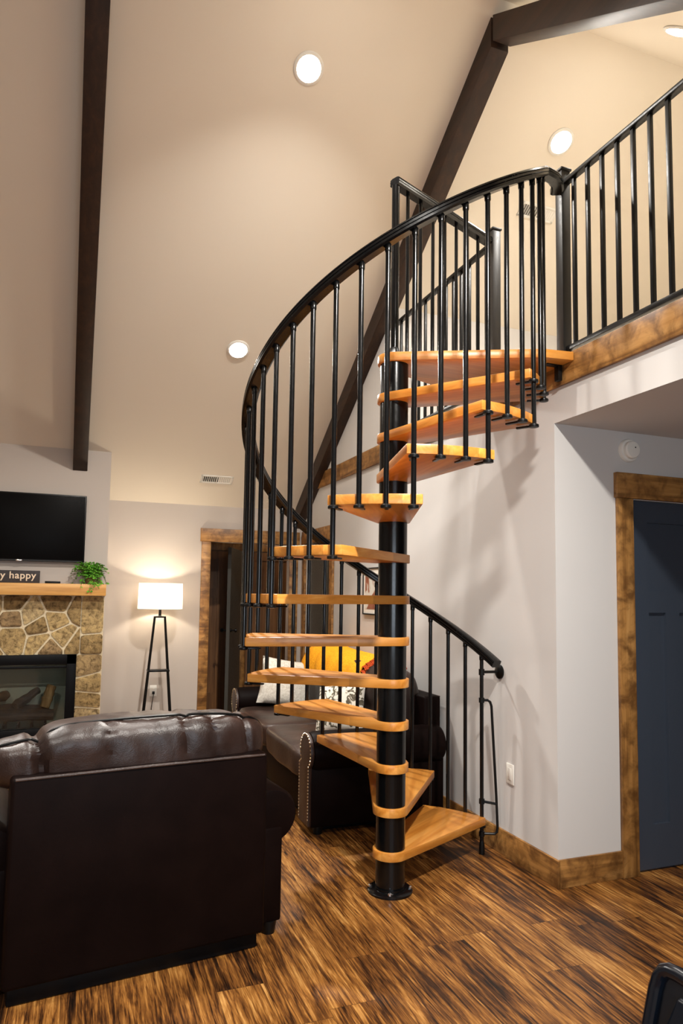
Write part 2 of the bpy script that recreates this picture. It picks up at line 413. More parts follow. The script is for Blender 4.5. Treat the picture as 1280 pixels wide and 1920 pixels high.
# hall behind the far doorway
HY = 8.75
hw = MB(); hw.box((1.0, HY, 0), (3.1, HY + .1, 2.44)); hw.box((1.0, YL + .1, 0), (1.1, HY, 2.44)); hw.box((3.0, YL + .1, 0), (3.1, HY, 2.44))
struct(hw.obj('wall_hall', 'hall_paint', smooth=False))
struct(MB().box((1.0, YL + .1, 2.44), (3.1, HY + .1, 2.54)).obj('ceiling_hall', 'ceiling_paint', smooth=False))
hd = panel_door('door_3', 'door_wood', 1.115, 1.80, .01, 2.03, HY - .03, [(1.22, 1.64, 1.55, 1.92), (1.22, 1.38, .25, 1.43), (1.48, 1.64, .25, 1.43)], th=.029)
struct(hd, 'brown wooden panel door at the back left of the hall')
hd2 = panel_door('door_5', 'door_wood', 2.02, 2.72, .01, 2.03, HY - .03, [(2.12, 2.62, 1.55, 1.92), (2.12, 2.32, .25, 1.43), (2.42, 2.62, .25, 1.43)], th=.029)
struct(hd2, 'brown wooden panel door at the back right of the hall, behind the balusters')
trim(6, 'trim_wood_z', None, boxes=[((1.805, HY - .04, 0), (1.86, HY - .001, 2.03)), ((1.945, HY - .04, 0), (2.015, HY - .001, 2.03)), ((2.725, HY - .04, 0), (2.81, HY - .001, 2.03)), ((1.11, HY - .045, 2.035), (2.83, HY - .001, 2.16))])
leafM = Matrix.Translation((1.925, HY - .06, 0)) @ Matrix.Rotation(R(-112.2), 4, 'Z')
gd = panel_door('door_4', 'grey_door_paint', .0, .755, .012, 2.03, -.02, [(.12, .635, 1.54, 1.9), (.12, .32, .25, 1.42), (.435, .635, .25, 1.42)], M=leafM)
struct(gd, 'grey door standing ajar inside the hall')
kp = [(.024, 0), (.024, .008), (.01, .012), (.01, .045), (.026, .055), (.02, .075)]
MB().lathe(kp, n=16, M=leafM @ Matrix.Translation((.69, .02, 1.06)) @ Matrix.Rotation(-PI / 2, 4, 'X')).lathe(kp, n=16, M=leafM @ Matrix.Translation((.69, -.02, 1.06)) @ Matrix.Rotation(PI / 2, 4, 'X')).obj('door_handle', 'black_satin', gd)

# ------------------------------------------------------------------ rafters
def beam(name, label, x0, x1, far, dz=.205):
    m = MB()
    if far:
        ye = YCH if x0 < 1 else YL
        m.prism([(ye - .002, zc(ye) - .004), (YR + .08, zc(YR + .08) - .004), (YR + .08, zc(YR + .08) - dz), (ye - .002, zc(ye) - dz)], x0, x1, 'YZ', .004)
    else:
        m.prism([(YN + .01, zc(YN + .01) - .004), (YR + .06, ZR - .06), (YR + .06, ZR - .03 - dz), (YN + .01, zc(YN) - dz)], x0, x1, 'YZ', .004)
    return tag(m.obj(name, 'beam_wood'), label, 'beam')
BXA, BXB = (-.098, .032), (2.285, 2.415)
beam('ceiling_beam', 'dark brown rafter coming down onto the chimney breast beside the television', *BXA, True)
beam('ceiling_beam', 'dark brown rafter slanting up behind the spiral staircase', *BXB, True)
beam('ceiling_beam', 'dark brown rafter on the near roof slope meeting the stair rafter at the ridge', *BXB, False)
beam('ceiling_beam', 'dark brown rafter on the near roof slope above the armchair', *BXA, False)

# ------------------------------------------------------------------ recessed lights
SLA = R(33.69)
def slope_matrix(x, y, far=True):
    # local -Z looks into the room, seated on the sloped ceiling
    return Matrix.Translation((x, y, zc(y))) @ Matrix.Rotation(-SLA if far else SLA, 4, 'X')
def recessed(label, x, y, far=True, group=None, watts=25.0):
    t = thing('recessed_light', label, 'ceiling light', group=group)
    t.matrix_world = slope_matrix(x, y, far)
    MB().lathe([(.074, -.001), (.098, -.001), (.098, -.006), (.088, -.012), (.078, -.012), (.074, -.004)], n=32).obj('trim_ring', 'white_plastic', t)
    MB().lathe([(.0745, -.003), (.0745, -.010), (.066, -.015), (.045, -.018), (.02, -.019)], n=32).obj('lens', 'lamp_lens', t)
    d = bpy.data.lights.new('recessed_lamp', 'AREA'); d.shape = 'DISK'; d.size = .14; d.energy = watts; d.color = (1.0, .955, .89); d.spread = R(100)
    o = bpy.data.objects.new('recessed_lamp', d); COL.objects.link(o); o.parent = t; o.location = (0, 0, -.022)
    return t
recessed('glowing recessed ceiling light highest on the slope left of the stair rafter', 1.235, 3.96)
recessed('glowing recessed ceiling light low on the slope, just left of the curving handrail', 1.215, 5.80)
recessed('glowing recessed ceiling light on the loft ceiling above the newel post', 3.185, 3.95)
g = 'recessed lights out of the picture'
for x, y, f in ((1.235, 2 * YR - 3.96, False), (1.215, 2 * YR - 5.80, False), (3.185, 2 * YR - 3.95, False), (-1.3, 2 * YR - 5.8, False), (-1.3, 3.96, True), (-1.3, 5.8, True), (5.1, 3.95, True)):  # left near-slope one is unseen, added to brighten the left ceiling
    recessed('unseen recessed ceiling light of the vaulted room, outside the picture', x, y, f, g, 25.0 if f or x < 0 else (22.0 if x > 2.4 else 45.0))

def register(label, x, y):
    t = thing('air_vent', label, 'vent'); t.matrix_world = slope_matrix(x, y)
    w, h = .17, .06
    m = MB()
    m.box((-w, -h, -.008), (w, -h + .02, 0), .002); m.box((-w, h - .02, -.008), (w, h, 0), .002)
    m.box((-w, -h, -.008), (-w + .02, h, 0), .002); m.box((w - .02, -h, -.008), (w, h, 0), .002); m.box((-.006, -h, -.008), (.006, h, 0), .002)
    m.obj('frame', 'white_plastic', t)
    MB().box((-w + .01, -h + .01, -.0012), (w - .01, h - .01, -.0002)).obj('duct_shade', 'dark_slot', t)  # flat dark sheet stands for the shade inside the duct
    for sgn in (-1, 1):
        s = MB()
        for k in range(7):
            cx = sgn * (.024 + k * .02)
            M = Matrix.Translation((cx, 0, -.005)) @ Matrix.Rotation(R(70 if sgn < 0 else 12), 4, 'Y')
            s.box((-.0085, -h + .02, -.0007), (.0085, h - .02, .0007), 0, M)
        s.obj('louver_bank', 'white_plastic', t)
register('white ceiling vent on the slope above the hall doorway', 1.315, 7.19)
register('white ceiling vent seen through the stair balusters above the loft', 3.30, 4.38)

# ------------------------------------------------------------------ spiral staircase
PX, PY = 1.541, 3.289
H0, RS = .2138, R(25.54)
A0 = R(21.3); RB = .774; RT = .771; HALF = RS / 2 + R(2.62)
st = thing('spiral_staircase', 'black steel spiral staircase with honey wood treads', 'staircase', (PX, PY, 0))
MB().tube([(0, 0, .01), (0, 0, 13 * H0 - .02)], .0755, 40).obj('center_pole', 'black_gloss', st)
bf = MB().lathe([(.115, 0), (.115, .010), (.105, .018), (.086, .022), (.086, .030)], n=40).obj('base_flange', 'black_gloss', st)
for k in range(4):
    a = R(45 + 90 * k + 20)
    MB().lathe([(.011, .017), (.011, .026), (.006, .03)], (math.cos(a) * .1, math.sin(a) * .1, 0), 8).obj('bolt', 'chrome', bf)
def ztr(n): return H0 * n
hub = .090
def wedge(half, rad):
    pts = []
    tang = half + math.acos(hub / rad)
    for i in range(9):
        a = -half + 2 * half * i / 8
        pts.append((rad * math.cos(a), rad * math.sin(a)))
    for i in range(25):
        a = tang + (2 * PI - 2 * tang) * i / 24
        pts.append((hub * math.cos(a), hub * math.sin(a)))
    return pts
twedge = MB().prism(wedge(HALF, RT), -.044, 0, 'XY', .004)
tr0 = twedge.obj('tread', 'tread_wood', st)
for n in range(1, 13):
    o = tr0 if n == 1 else tr0.copy()
    if n > 1: COL.objects.link(o)
    o.location = (0, 0, ztr(n)); o.rotation_euler.z = R(21.7) + RS * (n - .5)
# landing
Lx = XA - .022 - PX
tn = math.acos(hub / .86)
near = R(-27) - tn; farA = R(25.5) + tn
pts = [(.655, -.425), (Lx, -.445), (Lx, .40)]
for i in range(21):
    a = farA + (near + 2 * PI - farA) * i / 20
    pts.append((hub * math.cos(a), hub * math.sin(a)))
lan = MB().prism(pts, 13 * H0 - .046, 13 * H0, 'XY', .004).obj('landing', 'tread_wood', st)
MB().box((.79, -.36, 13 * H0 - .13), (.815, -.325, 13 * H0 - .044), .002).box((.72, -.36, 13 * H0 - .052), (.815, -.325, 13 * H0 - .045), .001).obj('landing_bracket', 'black_satin', st)
# balusters
def kz(k): return H0 * (k / 3 + 1)
def bpos(k): a = A0 + RS / 3 * k; return Vector((RB * math.cos(a), RB * math.sin(a), 0))
def flange_mesh(z, m=None):
    m = m or MB()
    m.lathe([(.012, z - .002), (.022, z), (.0235, z + .005), (.0225, z + .012), (.0125, z + .018)], n=14)
    return m
def baluster(k, zb, zt, flz, foot=False):
    p = bpos(k)
    o = MB().tube([(0, 0, zb), (0, 0, zt)], .0115, 12).lathe([(.0135, zt - .034), (.0142, zt - .03), (.0142, zt - .004), (.012, zt)], n=12).obj('baluster', 'black_gloss', st, loc=p)
    for z in flz:
        a = math.atan2(p.y, p.x)
        m = flange_mesh(z)
        m.box((-.085, -.009, z + .002), (0, .009, z + .010), .001, Matrix.Rotation(a, 4, 'Z'))
        m.obj('flange', 'black_satin', o)
    if foot: MB().lathe([(.017, 0), (.0175, .02), (.015, .06), (.012, .075)], n=14).obj('foot', 'black_satin', o)
    return o
RISE = .940
for k in range(0, 37):
    zt = kz(k) + RISE
    n = k // 3 + 1
    if k == 0: baluster(k, .0, zt, [ztr(1) - .062], True)
    elif k % 3 == 0 and k < 36: baluster(k, ztr(n - 1) - .06, zt, [ztr(n) - .062, ztr(n - 1) - .062])
    elif k == 36: baluster(k, ztr(12) - .06, zt, [ztr(12) - .062])
    else: baluster(k, ztr(n) - .06, zt, [ztr(n) - .062])
# handrail: rounded profile with two grooves on each side
prof = []
w, h = .033, .0235
for a, b in ((-w * .7, -h), (w * .7, -h), (w, -h * .7), (w, -h * .3), (w * .86, -h * .2), (w, -h * .1), (w, h * .3), (w * .86, h * .4), (w, h * .5), (w * .9, h * .8), (w * .5, h), (-w * .5, h), (-w * .9, h * .8), (-w, h * .5), (-w * .86, h * .4), (-w, h * .3), (-w, -h * .1), (-w * .86, -h * .2), (-w, -h * .3), (-w, -h * .7)):
    prof.append((a, b))
path = []
k = -.98
while k <= 36.01:
    p = bpos(k); p.z = kz(k) + RISE + .022; path.append(p); k += .1875
last = path[-1]
e = Vector((XA - .035 - PX, 2.955 - PY, 3.708))
for t in (.15, .35, .6, .8, 1.0):
    q = last.lerp(e, t); q += Vector((.03, -.02, .004)) * math.sin(PI * t); path.append(q)
MB().sweep(path, prof).obj('handrail', 'rail_plastic', st)
# landing rail
zl = 13 * H0
MB().tube([(0, 0, zl), (0, 0, zl + .965)], .0215, 20).obj('landing_post', 'black_gloss', st)
MB().lathe([(.045, zl), (.045, zl + .008), (.03, zl + .022), (.024, zl + .05)], n=20).obj('post_flange', 'black_satin', st)
lr0, lr1 = Vector((-.01, -.005, zl + .985)), Vector((XA - .03 - PX, .345, zl + .985))
MB().sweep([lr0, lr0.lerp(lr1, .5), lr1], prof).obj('landing_rail', 'rail_plastic', st)
for i in range(1, 8):
    q = lr0.lerp(lr1, i / 8)
    o = MB().tube([(0, 0, zl), (0, 0, zl + .962)], .0105, 12).obj('landing_baluster', 'black_gloss', st, loc=(q.x, q.y, 0))
    MB().lathe([(.020, zl), (.020, zl + .01), (.012, zl + .016)], n=12).obj('flange', 'black_satin', o)
# wall bracket and safety loop at the first baluster
p0 = bpos(0)
wbk = MB().tube([(p0.x, p0.y, 1.05), (XA - .012 - PX, p0.y - .01, 1.05)], .0085, 12)
wbk.lathe([(.043, 0), (.043, .008), (.036, .014), (.012, .02)], n=24, M=Matrix.Translation((XA - .001 - PX, p0.y - .01, 1.05)) @ Matrix.Rotation(-PI / 2, 4, 'Y'))
wbk.lathe([(.017, -.018), (.017, .018)], (p0.x, p0.y, 1.05), 14)
wbk.obj('wall_bracket', 'black_satin', st)
def off(d, z): return (p0.x + d * .93, p0.y - d * .37, z)
lp = MB().tube([off(0, .885), off(.035, .885), off(.05, .875), off(.058, .85), off(.085, .33), off(.092, .15), off(.088, .125), off(.075, .115), off(0, .115)], .0078, 10)
lp.tube([off(0, .30), off(.088, .285)], .0075, 10)
for z in (.885, .30, .115): lp.lathe([(.0165, -.014), (.0165, .014)], (p0.x, p0.y, z), 12)
lp.obj('safety_loop', 'black_satin', st)

# ------------------------------------------------------------------ loft railings
def railing(label, y0, y1, n, posts):
    t = thing('loft_railing', label, 'railing', (XA + .012, y0, ZF))
    for yy in posts:
        q = MB().box((-.028, yy - y0 - .028, 0), (.028, yy - y0 + .028, 1.05), .003).obj('newel_post', 'newel_metal', t)
        MB().box((-.035, yy - y0 - .035, 1.045), (.035, yy - y0 + .035, 1.06), .004).lathe([(.03, 1.06), (.012, 1.069)], (0, yy - y0, 0), 4).obj('post_cap', 'newel_metal', q)
    a, b = (0, y1 - y0)
    lo, hi = min(a, b), max(a, b)
    MB().box((-.02, lo + .02, .965), (.02, hi - .02, .988), .004).obj('top_rail', 'black_satin', t)
    MB().box((-.014, lo + .02, .028), (.014, hi - .02, .055), .003).obj('bottom_rail', 'black_satin', t)
    s = 1 if y1 > y0 else -1
    for i in range(n):
        y = s * (.092 + .1055 * i)
        MB().box((-.0095, y - .0095, .05), (.0095, y + .0095, .97), .001).obj('baluster', 'black_satin', t)
railing('long black loft railing right of the staircase above the navy door', 2.960, -.66, 34, (2.960, -.66))
railing('short black loft railing behind the staircase running to the far wall', 3.625, YK - .03, 14, (3.625,))

# ------------------------------------------------------------------ fireplace wall
fp = thing('fireplace', 'stone fireplace with honey wood mantel and black gas firebox', 'fireplace', ((FX0 + FX1) / 2, YCH, 0))
ox = (FX0 + FX1) / 2
XS0 = 2 * ox - (XCH - .012); XS1 = XCH - .012; ZM = 1.452
def L(v): return (v[0] - ox, v[1] - YCH, v[2])
mo = MB()
for lo, hi in (((XS0, YCH - .035, 0), (FX0, YCH - .001, ZM)), ((FX1, YCH - .035, 0), (XS1, YCH - .001, ZM)), ((FX0, YCH - .035, FZ1), (FX1, YCH - .001, ZM)), ((FX0, YCH - .035, 0), (FX1, YCH - .001, FZ0))): mo.box(L(lo), L(hi))
mo.obj('mortar_bed', 'mortar', fp, smooth=False)
def clip(poly, n, d):
    out = []
    for i in range(len(poly)):
        a, b = poly[i], poly[(i + 1) % len(poly)]
        da = a[0] * n[0] + a[1] * n[1] - d; db = b[0] * n[0] + b[1] * n[1] - d
        if da <= 0: out.append(a)
        if da * db < 0:
            t = da / (da - db); out.append((a[0] + (b[0] - a[0]) * t, a[1] + (b[1] - a[1]) * t))
    return out
def stones(m, x0, x1, z0, z1, step, rnd, jit=.42, nx=None):
    seeds = []
    nx = nx or max(1, round((x1 - x0) / step)); nz = max(1, round((z1 - z0) / step))
    for i in range(nx):
        for j in range(nz):
            sx = (x1 - x0) / nx; sz = (z1 - z0) / nz
            seeds.append((x0 + (i + .5 + (rnd.random() - .5) * 2 * jit) * sx, z0 + (j + .5 + (rnd.random() - .5) * 2 * jit + (.25 if i % 2 else -.25) * (nz > 1)) * sz))
    for i, s in enumerate(seeds):
        poly = [(x0, z0), (x1, z0), (x1, z1), (x0, z1)]
        for j, q in enumerate(seeds):
            if i == j: continue
            n = (q[0] - s[0], q[1] - s[1]); l = math.hypot(*n)
            if l > 3.2 * step: continue
            n = (n[0] / l, n[1] / l); d = n[0] * (s[0] + q[0]) / 2 + n[1] * (s[1] + q[1]) / 2
            poly = clip(poly, n, d - .0085)
            if len(poly) < 3: break
        for n, d in (((-1, 0), -x0 - .004), ((1, 0), x1 - .004), ((0, -1), -z0 - .004), ((0, 1), z1 - .004)): poly = clip(poly, n, d) if len(poly) >= 3 else poly
        if len(poly) < 3: continue
        # soften the corners, then dome the stone
        rp = []
        for a in range(len(poly)):
            p, c, q = poly[a - 1], poly[a], poly[(a + 1) % len(poly)]
            for t in ((p, .13), (None, 0), (q, .13)):
                if t[0] is None: rp.append(((c[0] * .93 + (p[0] + q[0]) * .035), (c[1] * .93 + (p[1] + q[1]) * .035)))
                else: rp.append((c[0] + (t[0][0] - c[0]) * t[1], c[1] + (t[0][1] - c[1]) * t[1]))
        cx = sum(p[0] for p in rp) / len(rp); cz = sum(p[1] for p in rp) / len(rp)
        n = len(rp); prot = .010 + rnd.random() * .014
        vs = []
        for f, dep in ((1, 0.0), (1, -.012), (.93, -prot * .85), (.7, -prot)):
            for p in rp:
                X = cx + (p[0] - cx) * f; Z = cz + (p[1] - cz) * f
                nn = noise.noise(Vector((X * 14, Z * 14, i * 3.1))) * .006 if dep < -.013 else 0
                vs.append(L((X, YCH - .034 + dep + nn, Z)))
        vs.append(L((cx, YCH - .034 - prot, cz)))
        fs = []
        for r in range(3):
            for a in range(n): fs.append((r * n + a, r * n + (a + 1) % n, (r + 1) * n + (a + 1) % n, (r + 1) * n + a))
        for a in range(n): fs.append((3 * n + a, 3 * n + (a + 1) % n, 4 * n))
        m.add(vs, fs)
rnd = random.Random(11)
sm = MB()
stones(sm, XS0 + .2, XS1 - .2, FZ1, ZM, .16, rnd)
stones(sm, FX1, XS1, .0, FZ1, .15, rnd, .12, 1); stones(sm, XS0, FX0, .0, FZ1, .15, rnd, .12, 1)
stones(sm, XS1 - .2, XS1, FZ1, ZM, .26, rnd, .1, 1); stones(sm, XS0, XS0 + .2, FZ1, ZM, .26, rnd, .1, 1)
sm.obj('stone_veneer', 'field_stone', fp, angle=50)
MB().box(L((XS0 - .01, YCH - .20, ZM + .001)), L((XCH - .006, YCH - .001, 1.56)), .004).obj('mantel_shelf', 'mantel_wood', fp)
fr = MB()
F0, F1, G0, G1 = FX0, FX1 + .008, FZ0, FZ1 + .004
yb = YCH - .065
for lo, hi in (((F0, yb, G1 - .09), (F1, yb + .03, G1)), ((F0, yb, G0), (F0 + .085, yb + .03, G1)), ((F1 - .085, yb, G0), (F1, yb + .03, G1)), ((F0, yb, G0), (F1, yb + .03, G0 + .12))): fr.box(L(lo), L(hi), .004)
fr.box(L((F0 + .08, yb + .012, G1 - .125)), L((F1 - .08, yb + .03, G1 - .105)), .003)
fr.obj('firebox_frame', 'firebox_black', fp)
fi = MB()
yi0, yi1 = YCH + .062, YCH + .42
fi.box(L((FX0 + .05, yi1, FZ0)), L((FX1 - .05, yi1 + .02, FZ1)))
for lo, hi in (((FX0 + .03, YCH - .03, FZ0), (FX0 + .05, yi1 + .02, FZ1)), ((FX1 - .05, YCH - .03, FZ0), (FX1 - .03, yi1 + .02, FZ1)), ((FX0 + .05, YCH - .03, FZ0), (FX1 - .05, yi1, FZ0 + .02)), ((FX0 + .05, YCH - .03, FZ1 - .03), (FX1 - .05, yi1, FZ1 - .01))): fi.box(L(lo), L(hi))
fi.obj('firebox_lining', 'firebox_lining', fp, smooth=False)
MB().box(L((FX0 + .08, yb + .032, FZ0 + .1)), L((FX1 - .08, yb + .035, FZ1 - .08))).obj('glass_pane', 'fire_glass', fp, smooth=False)
# the gas grate and its logs
gr = MB()
for i in range(9): gr.box(L((FX0 + .25 + i * .115, YCH + .05, FZ0 + .02)), L((FX0 + .265 + i * .115, YCH + .3, FZ0 + .15)), .002)
gr.box(L((FX0 + .2, YCH + .04, FZ0 + .02)), L((FX1 - .2, YCH + .055, FZ0 + .12)), .003)
gr.obj('log_grate', 'firebox_black', fp)
def log(label, a, b, r, mat, grp=None):
    a, b = Vector(a), Vector(b); n = 8; rad = []; pth = []
    c = (a + b) / 2
    for i in range(n + 1):
        t = i / n; q = a.lerp(b, t) - c; q.z += noise.noise(Vector((t * 3, a.x * 5, a.z * 5))) * .02
        pth.append(q); rad.append(r * (.9 + .3 * noise.noise(Vector((t * 6, b.x * 9, 1.7)))) * (.8 if i in (0, n) else 1))
    o = MB().tube(pth, rad, 10).obj('fire_log', mat, loc=c)
    return tag(o, label, 'log', grp)
gz = FZ0 + .15
log('dark charred log lying across the front of the fire grate', (-1.05, 7.06, gz + .075), (-.17, 7.05, gz + .07), .062, 'log_wood')
log('dark log lying behind the front log in the firebox', (-1.15, 7.22, gz + .08), (-.22, 7.21, gz + .085), .07, 'log_wood')
log('pale split log standing at the right end of the firebox', (-.255, 7.12, gz + .13), (-.20, 7.16, gz + .33), .05, 'log_pale')
log('dark log propped diagonally beside the pale split log', (-.50, 7.03, gz + .17), (-.32, 7.2, gz + .28), .045, 'log_wood')
log('dark log crossing the top of the log pile at the left', (-.85, 7.05, gz + .19), (-.58, 7.24, gz + .25), .05, 'log_wood')

# television
tv = thing('television', 'black flat screen television on the chimney breast above the mantel', 'television', (-.52, YCH, 1.76))
TW = .558
MB().box((-TW, -.065, 0), (TW, -.035, .632), .006).obj('bezel', 'tv_bezel', tv)
MB().box((-TW + .012, -.0665, .022), (TW - .012, -.064, .62), .0005).obj('screen', 'tv_screen', tv)
MB().box((-.3, -.036, .15), (.3, -.001, .5), .004).obj('wall_mount', 'black_satin', tv)
MB().prism([(-TW + .02, .004), (TW - .02, .004), (TW - .02, .014), (-TW + .02, .014)], -.0685, -.064, 'XZ').obj('chin_strip', 'newel_metal', tv)
MB().puff((.0, -.069, .008), (.028, .004, .009), 2.5, 4).obj('badge', 'chrome', tv)
# sign on the mantel
sg = thing('mantel_sign', 'dark wooden sign with pale letters reading happy on the mantel', 'sign', (-.66, YCH - .11, 1.561))
MB().box((-.33, -.014, 0), (.325, .014, .112), .003).obj('board', 'sign_board', sg)
cu = bpy.data.curves.new('letters', 'FONT'); cu.body = 'stay happy'; cu.size = .088; cu.offset = .0012; cu.align_x = 'RIGHT'; cu.extrude = .003; cu.space_character = 1.08
tmp = bpy.data.objects.new('letters_curve', cu); COL.objects.link(tmp)
dg = bpy.context.evaluated_depsgraph_get(); me = bpy.data.meshes.new_from_object(tmp.evaluated_get(dg)); bpy.data.objects.remove(tmp)
le = bpy.data.objects.new('lettering', me); COL.objects.link(le); me.materials.clear(); me.materials.append(MAT['sign_letter'])
le.parent = sg; le.location = (.293, -.0165, .040); le.rotation_euler = (PI / 2, 0, 0)
# media box
tag(MB().box((-.065, -.05, 0), (.065, .05, .02), .003).obj('media_box', 'tv_bezel', loc=(-.225, YCH - .1, 1.561)), 'flat black box lying on the mantel between sign and plant', 'media box')
# plant
pl = thing('trailing_plant', 'small bushy green plant trailing over the right end of the mantel', 'plant', (.095, YCH - .11, 1.561))
MB().lathe([(.032, 0), (.045, .05), (.047, .055), (.04, .055), (.038, .045)], n=20).obj('pot', 'pot_clay', pl)
fol = MB(); stm = MB(); rp = random.Random(5)
for i in range(120):
    az = rp.random() * 2 * PI; reach = .05 + rp.random() * .105; up = .05 + rp.random() * .115
    droop = rp.random() < .35 and math.sin(az) < .2
    pts = []
    for s in range(7):
        t = s / 6
        z = .05 + up * math.sin(t * PI * .62) - (.19 * t * t if droop else .03 * t * t)
        rr = reach * t * (1.0 if not droop else .95)
        pts.append(Vector((rr * math.cos(az) * 1.08, max(-.16, min(rr * math.sin(az), .085)), max(z, .006) if math.sin(az) > -.5 or rr < .085 else z)))
    stm.tube(pts, .0012, 4)
    for s in range(1, 7):
        p = pts[s]; d = (pts[s] - pts[s - 1]).normalized()
        for sd in (-1, 1):
            side = (d.cross(Vector((rp.uniform(-.3, .3), rp.uniform(-.3, .3), 1))).normalized() * sd + d * .5 + Vector((0, 0, rp.uniform(-.3, .4)))).normalized()
            ln = .02 + rp.random() * .02; wd = d * ln * .32; nrm = Vector((0, 0, .003))
            q = p + side * ln
            if q.y > .1: continue
            fol.add([p, p + side * ln * .5 + wd + nrm, q, p + side * ln * .5 - wd + nrm], [(0, 1, 2, 3)])
fol.obj('foliage', 'leaf_green', pl, angle=80); stm.obj('stems', 'stem_brown', pl)

# ------------------------------------------------------------------ floor lamp
fl = thing('floor_lamp', 'slender black floor lamp with glowing white drum shade against the far wall', 'lamp', (.785, 7.24, 0))
ZSH0, ZSH1 = 1.325, 1.585
for sx in (-1, 1):
    for sy in (-1, 1):
        MB().tube([(sx * .05, sy * .03 + sx * 0, 1.245), (sx * .155, sy * .075, 0)], .0085, 10).obj('leg', 'black_satin', fl)
MB().prism([(-.108, -.062), (.108, -.062), (.108, .062), (-.108, .062)], .695, .712, 'XY', .002).obj('shelf', 'black_satin', fl)
MB().lathe([(.062, 1.236), (.062, 1.25), (.015, 1.256), (.013, 1.33), (.016, 1.345), (.016, 1.39)], n=20).obj('stem', 'black_satin', fl)
sh = MB(); n = 48; rings = []
for r, z in ((.222, ZSH0), (.2205, ZSH0 + .06), (.218, ZSH0 + .15), (.215, ZSH1)):
    rings.append([sh.bm.verts.new((r * math.cos(2 * PI * i / n), r * math.sin(2 * PI * i / n), z)) for i in range(n)])
for a, b in zip(rings, rings[1:]):
    for i in range(n): sh.bm.faces.new([a[i], a[(i + 1) % n], b[(i + 1) % n], b[i]])
sho = sh.obj('lamp_shade', 'lamp_shade_fabric', fl)
hp = MB()
for r, z in ((.222, ZSH0), (.215, ZSH1)):
    hp.tube([(r * math.cos(2 * PI * i / 48), r * math.sin(2 * PI * i / 48), z) for i in range(49)], .003, 6, False)
hp.obj('shade_hem', 'white_plastic', sho)
MB().puff((0, 0, 1.43), (.03, .03, .042), 2.0, 5).obj('bulb', 'bulb_glow', fl)
lc = MB().tube([(-.135, .07, .02), (-.09, .17, .16), (-.03, .25, .26), (-.006, .285, .44)], .0035, 8)
lc.obj('power_cord', 'black_satin', fl)
def outlet(name, label, M, sockets=True, cat='outlet'):
    t = thing(name, label, cat); t.matrix_world = M
    MB().box((-.036, -.006, -.058), (.036, 0, .058), .003).obj('cover_plate', 'white_plastic', t)
    for z in (-.02, .02):
        if sockets: MB().box((-.016, -.0075, z - .013), (.016, -.006, z + .013), .002).obj('socket', 'white_plastic', t)
    if not sockets: MB().box((-.017, -.009, -.034), (.017, -.006, .034), .002).obj('rocker', 'white_plastic', t)
    return t
outlet('wall_outlet', 'white wall outlet under the floor lamp shelf', Matrix.Translation((.775, YL - .001, .46)))
tag(MB().box((-.013, -.03, -.014), (.013, -.0078, .014), .003).obj('lamp_plug', 'black_satin', loc=(.777, YL - .001, .441)), 'small black plug in the outlet behind the floor lamp', 'plug')
outlet('wall_switch', 'white plate low on the wall right of the staircase', Matrix.Translation((XA - .001, 3.455, .475)) @ Matrix.Rotation(-PI / 2, 4, 'Z'), False, 'wall plate')
# smoke detector
sd = thing('smoke_detector', 'round white smoke detector above the navy door', 'smoke detector', (2.888, YC - .001, 2.337))
MX = Matrix.Rotation(PI / 2, 4, 'X')
MB().lathe([(.066, 0), (.066, .012), (.062, .02), (.05, .022)], n=36, M=MX).obj('base_ring', 'white_plastic', sd)
MB().lathe([(.05, .02), (.05, .04), (.044, .048), (.02, .05)], n=36, M=MX).obj('cover', 'white_plastic', sd)
MB().lathe([(.004, .049), (.004, .052)], (.01, .012, 0), 10, M=MX).obj('test_button', 'dark_slot', sd)
# picture
pc = thing('framed_picture', 'framed rust and white print on the stair wall behind the pole', 'picture', (XA - .002, 5.44, 1.53))
PYH, PZH = .235, .205
pm = MB()
for lo, hi in (((-.018, -PYH, -PZH), (0, PYH, -PZH + .012)), ((-.018, -PYH, PZH - .012), (0, PYH, PZH)), ((-.018, -PYH, -PZH), (0, -PYH + .012, PZH)), ((-.018, PYH - .012, -PZH), (0, PYH, PZH))): pm.box(lo, hi, .002)
pm.obj('frame', 'newel_metal', pc)
MB().box((-.010, -PYH + .01, -PZH + .01), (-.004, PYH - .01, PZH - .01)).obj('mat_board', 'white_plastic', pc, smooth=False)
MB().box((-.012, -PYH + .05, -PZH + .05), (-.0095, PYH - .05, PZH - .05)).obj('print', 'art_print', pc, smooth=False)

